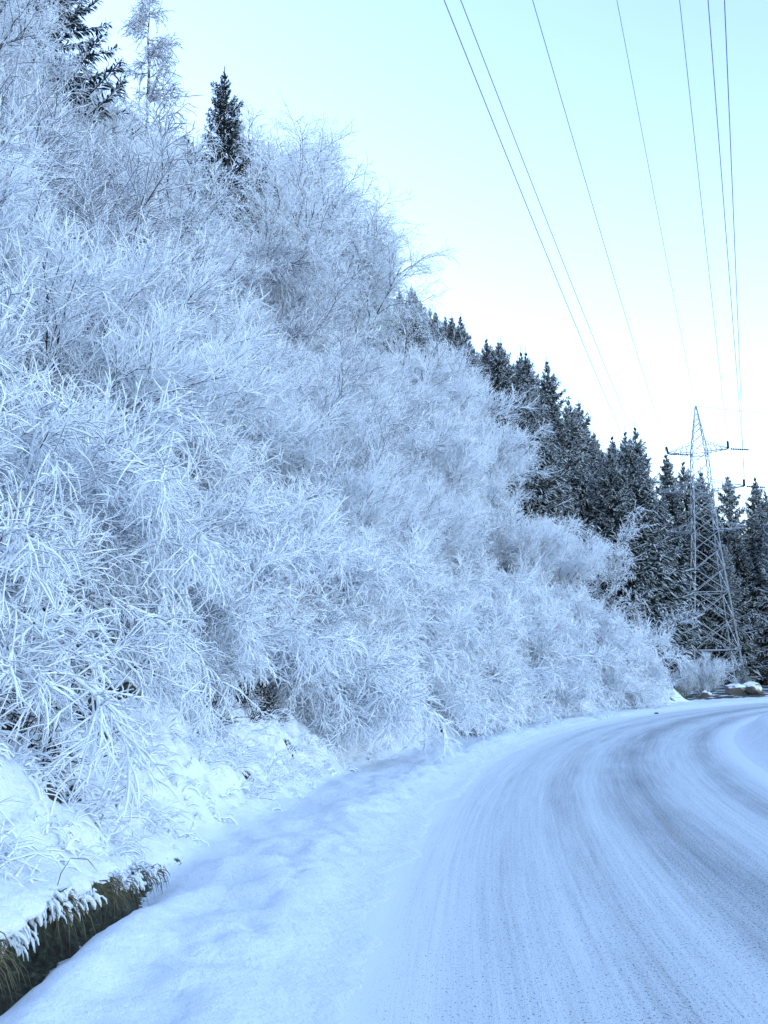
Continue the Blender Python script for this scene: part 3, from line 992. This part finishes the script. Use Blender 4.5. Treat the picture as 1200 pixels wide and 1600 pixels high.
def drips(name, n, seed, r0, r1, l0, l1, material, back=0.0, clump=0.4):
    """strands hanging from the lip of the undercut earth face"""
    rng = np.random.default_rng(seed)
    s_ = rng.uniform(3.0, 9.0, n)
    w_ = bank_window(s_)
    keep = (w_ > 0.25) & (vnoise(s_ / 0.17, s_ * 0 + seed, 13) > clump)
    s_, w_ = s_[keep], w_[keep]
    d_ = rng.uniform(-0.06, 0.14, len(s_)) + back
    th = s_ / RB
    x, y = CX - (RB + d_) * np.cos(th), (RB + d_) * np.sin(th)
    z = height(x, y) + w_ * 0.27 * rng.uniform(0.55, 1.05, len(s_)) + 0.02
    P0 = np.stack([x, y, z], -1)
    Dr = np.stack([np.cos(th) * 0.7, -np.sin(th) * 0.7, 0.1 + 0 * th], -1) + rng.normal(0, 0.45, (len(s_), 3))
    P = grow(P0, Dr, w_ * rng.uniform(l0, l1, len(s_)), 4, rng, 3.2, 0.1)
    b = Bag(); tubes(b, P, radii(len(P), 4, rng.uniform(r0, r1, len(P)), rng, 0.7, 0.45, 1, 0.3), 5)
    return link(name, b.mesh(name, material), kind='stuff')
tag(drips('dead_grass', 1300, 911, 0.0015, 0.004, 0.10, 0.45, M['straw'], clump=0.5), 'yellow brown dead grass hanging over the dark earth face', 'grass')
tag(drips('snow_fringe', 1700, 912, 0.005, 0.017, 0.02, 0.15, M['snow'], 0.03, 0.36), 'ragged fringe of snow hanging from the lip of the earth face', 'snow')

# ------------------------------------------------------------------ heavily laden boughs nearest to the viewer
PROTO['laden'] = [make_shrub(500 + i, 2.0, 10, 52, 1.6, 8, 8, 3, 0.0150, True, 0.05, 0.030) for i in range(2)]
for i, (x, y, sc, rz, tl, lab) in enumerate((
        (-4.6, 7.4, 1.1, 0.5, 35, 'drooping snow laden bush at the left edge, nearest of all the bushes'),
        (-4.9, 9.6, 1.15, 2.2, 40, 'drooping bush with thick white arching boughs, second from the left edge'),
        (-4.7, 12.6, 1.2, 4.0, 42, 'bush with a fan of thick white boughs hanging over a dark hollow in the bank'),
        (-4.0, 16.6, 1.25, 1.2, 40, 'thick boughed snow laden bush beside the broken stump'))):
    o = plant('laden', 'laden_bush', i, (x, y, ground(x, y)), sc, rz, downhill(x, y), R_(tl))
    tag(o, lab, 'bush')

# ------------------------------------------------------------------ single things
def blob(seed, size, n=14, m=10, rough=0.28, flat=0.75):
    """rounded, faceted stone"""
    rng = np.random.default_rng(seed)
    th = np.linspace(0, np.pi, m); ph = np.arange(n) * 2 * np.pi / n
    T, Ph = np.meshgrid(th, ph, indexing='ij')
    d = np.stack([np.sin(T) * np.cos(Ph), np.sin(T) * np.sin(Ph), np.cos(T)], -1)
    r = np.ones(T.shape)
    for _ in range(13):
        q = norm(rng.normal(0, 1, 3)); c = rng.uniform(0.5, 0.9)
        pr = (d * q).sum(-1)
        r = np.minimum(r, np.where(pr > 0.05, c / np.maximum(pr, 0.05), 9))
    r[0] = r[0].mean(); r[-1] = r[-1].mean()
    V = (d * r[..., None] * np.array(size)).reshape(-1, 3)
    idx = np.arange(m * n).reshape(m, n)
    a, b = idx[:-1], idx[1:]
    F = np.stack([a, b, np.roll(b, -1, 1), np.roll(a, -1, 1)], -1).reshape(-1, 4)
    return V, F

def stone(name, x, y, size, seed, label, sink=0.45, cap=False):
    V, F = blob(seed, size)
    o = link(name, mesh_np(name, V, F, M['rock'], False), None, (x, y, ground(x, y) + size[2] * (1 - sink)))
    if cap:
        V, F = blob(seed + 50, (size[0] * 0.8, size[1] * 0.8, size[2] * 0.3))
        c = link('snow_cap', mesh_np('snow_cap', V, F, M['snow'], True), o, (0, 0, size[2] * 0.72))
    return tag(o, label, 'boulder')
stone('boulder', 22.6, 66.0, (0.95, 0.6, 0.55), 5, 'brown grey boulder with a snow cap beside the road below the pylon')
stone('boulder', 24.0, 66.6, (0.75, 0.6, 0.6), 9, 'smaller snow capped boulder at the right end of the pair by the road')
stone('boulder', 19.3, 61.2, (0.5, 0.4, 0.35), 13, 'small dark stone half buried in snow at the road edge before the bend')

for x, y, sz, sd, lab in ((6.3, 34.5, (0.10, 0.07, 0.05), 3, 'dark clod of dirt lying on the packed snow of the far road'),
                          (10.9, 41.2, (0.13, 0.09, 0.05), 4, 'dark clod on the road, the farther of two')):
    V, F = blob(sd, sz, 8, 6)
    tag(link('dirt_clod', mesh_np('dirt_clod', V, F, M['clod'], False), None, (x, y, 0.03)), lab, 'clod')

def stump(x, y, H, r, label, seed):
    rng = np.random.default_rng(seed)
    b = Bag()
    P = np.array([[[0, 0, -0.3], [0, 0, 0.0], [0.02, 0, H * 0.4], [0.03, 0.02, H * 0.8], [0.03, 0.02, H]]])
    tubes(b, P, np.array([[r * 1.5, r * 1.3, r, r * 0.95, r * 0.9]]), 9)
    for k in range(7):                                     # splinters round the broken top
        a = k * 0.9
        q = np.array([math.cos(a) * r * 0.75, math.sin(a) * r * 0.75, H - 0.05])
        tubes(b, np.array([[q, q + [0.01, 0.0, rng.uniform(0.05, 0.2)]]]), np.array([[r * 0.22, 0.005]]), 4)
    o = link('tree_stump', b.mesh('tree_stump', M['bark'], False), None, (x, y, ground(x, y)))
    V, F = blob(seed, (r * 1.0, r * 1.0, 0.06))
    link('snow_cap', mesh_np('snow_cap', V, F, M['snow']), o, (0.03, 0.02, H + 0.03))
    return tag(o, label, 'stump')
stump(1.2, 24.6, 0.30, 0.12, 'broken mossy tree stump with a snow cap at the top of the bank', 21)
stump(-2.4, 18.6, 0.6, 0.13, 'short dark broken stump in the hollow under the bowed shrubs', 22)

# little things by the clearing
x, y = 25.2, 71.5
o = spruce('rimed', 1, (x, y, ground(x, y)), 0.13, 1.0, 'young_pine')
tag(o, 'knee high young conifer standing alone beside the foot of the pylon', 'conifer')
for i, (x, y, sc, lab) in enumerate(((20.9, 66.5, 0.8, 'rounded frosted bush in front of the left foot of the pylon'),
                                     (18.6, 63.5, 0.5, 'low frosted bush at the road end, left of the rounded bush'),
                                     (23.0, 74.0, 0.32, 'small frosted bush under the pylon behind the boulders'),
                                     (28.0, 80.0, 0.35, 'frosted bush at the right edge beyond the pylon foot'))):
    o = plant('upright', 'frosted_bush', i, (x, y, ground(x, y)), sc, i * 1.3)
    tag(o, lab, 'bush')
PROTO['sapling'] = [make_tree(600 + i, 5.0, 0.016, 2, 10, 6, 5, 2, 10, 0.1) for i in range(2)]
for i, (x, y, sc, lab) in enumerate(((14.6, 55.0, 0.75, 'thin frosted sapling glowing white against the dark wood at the end of the thicket'),
                                     (13.2, 57.5, 1.0, 'taller frosted sapling behind the end of the thicket'),
                                     (12.0, 60.0, 1.2, 'tallest bare sapling between thicket and wood'))):
    sm, cm = PROTO['sapling'][i % 2]
    o = bpy.data.objects.new('frosted_sapling', None); COL.objects.link(o)
    o.location = (x, y, ground(x, y)); o.scale = (sc,) * 3; o.rotation_euler = (0, 0, i * 2.1)
    link('trunk', sm, o); link('crown', cm, o)
    tag(o, lab, 'sapling')

# frosted larch and the spreading bare tree on the crest
def make_larch(seed, H=12.0):
    rng = np.random.default_rng(seed)
    wood, tw = Bag(), Bag()
    P = np.zeros((1, 9, 3)); P[0, :, 2] = np.linspace(-0.5, H, 9)
    P[0, 1:-1, :2] += rng.normal(0, 0.04, (7, 2))
    tubes(wood, P, np.linspace(0.14, 0.02, 9)[None], 6)
    Q, Dq, t = sprout(P, 75, rng, 0.15, 0.99, 70, 95)
    B = grow(Q, Dq, (3.5 * (1 - t) ** 0.8 + 0.2) * rng.uniform(0.6, 1.15, len(Q)), 6, rng, 0.1, 0.05, up=0.6)
    tubes(wood, B, radii(len(B), 6, 0.022, rng, 0.4, 0.2), 4)
    Q, Dq, t = sprout(B, 16, rng, 0.1, 1.0, 30, 70)
    Dq[:, 2] -= 0.3
    T = grow(Q, Dq, 0.55 * rng.uniform(0.4, 1.3, len(Q)), 3, rng, 0.7, 0.12)
    tubes(tw, T, radii(len(T), 3, 0.018, rng, 0.6, 0.3), 3)
    Q, Dq, t = sprout(T, 4, rng, 0.1, 1.0, 30, 70)
    T = grow(Q, Dq, 0.2 * rng.uniform(0.4, 1.3, len(Q)), 1, rng, 0.3, 0.12)
    tubes(tw, T, radii(len(T), 1, 0.012, rng, 0.5, 0.3), 3)
    return wood.mesh('larch_trunk', M['stem']), tw.mesh('larch_crown', M['thin'])
la, lb = make_larch(700)
def larch(x, y, top, label, rz):
    z = ground(x, y)
    o = bpy.data.objects.new('frosted_larch', None); COL.objects.link(o)
    o.location = (x, y, z); o.scale = ((top - z) / 12.0,) * 3; o.rotation_euler = (0, 0, rz)
    link('trunk', la, o); link('crown', lb, o)
    tag(o, label, 'larch')
larch(-11.3, 45.0, 35.2, 'feathery frosted larch with level branches on the crest, left of the lone spruce', 0.3)
PROTO['bare'] = [make_tree(610, 7.0, 0.009, 4, 9, 6, 5, 2, 34, 0.0)]
for x, y, sc, lab in ((0.1, 52.0, 1.25, 'spreading bare tree with thin frosted branches reaching into the sky on the crest'),):
    sm, cm = PROTO['bare'][0]
    o = bpy.data.objects.new('bare_tree', None); COL.objects.link(o)
    o.location = (x, y, ground(x, y)); o.scale = (sc,) * 3
    link('trunk', sm, o); link('crown', cm, o)
    tag(o, lab, 'tree')
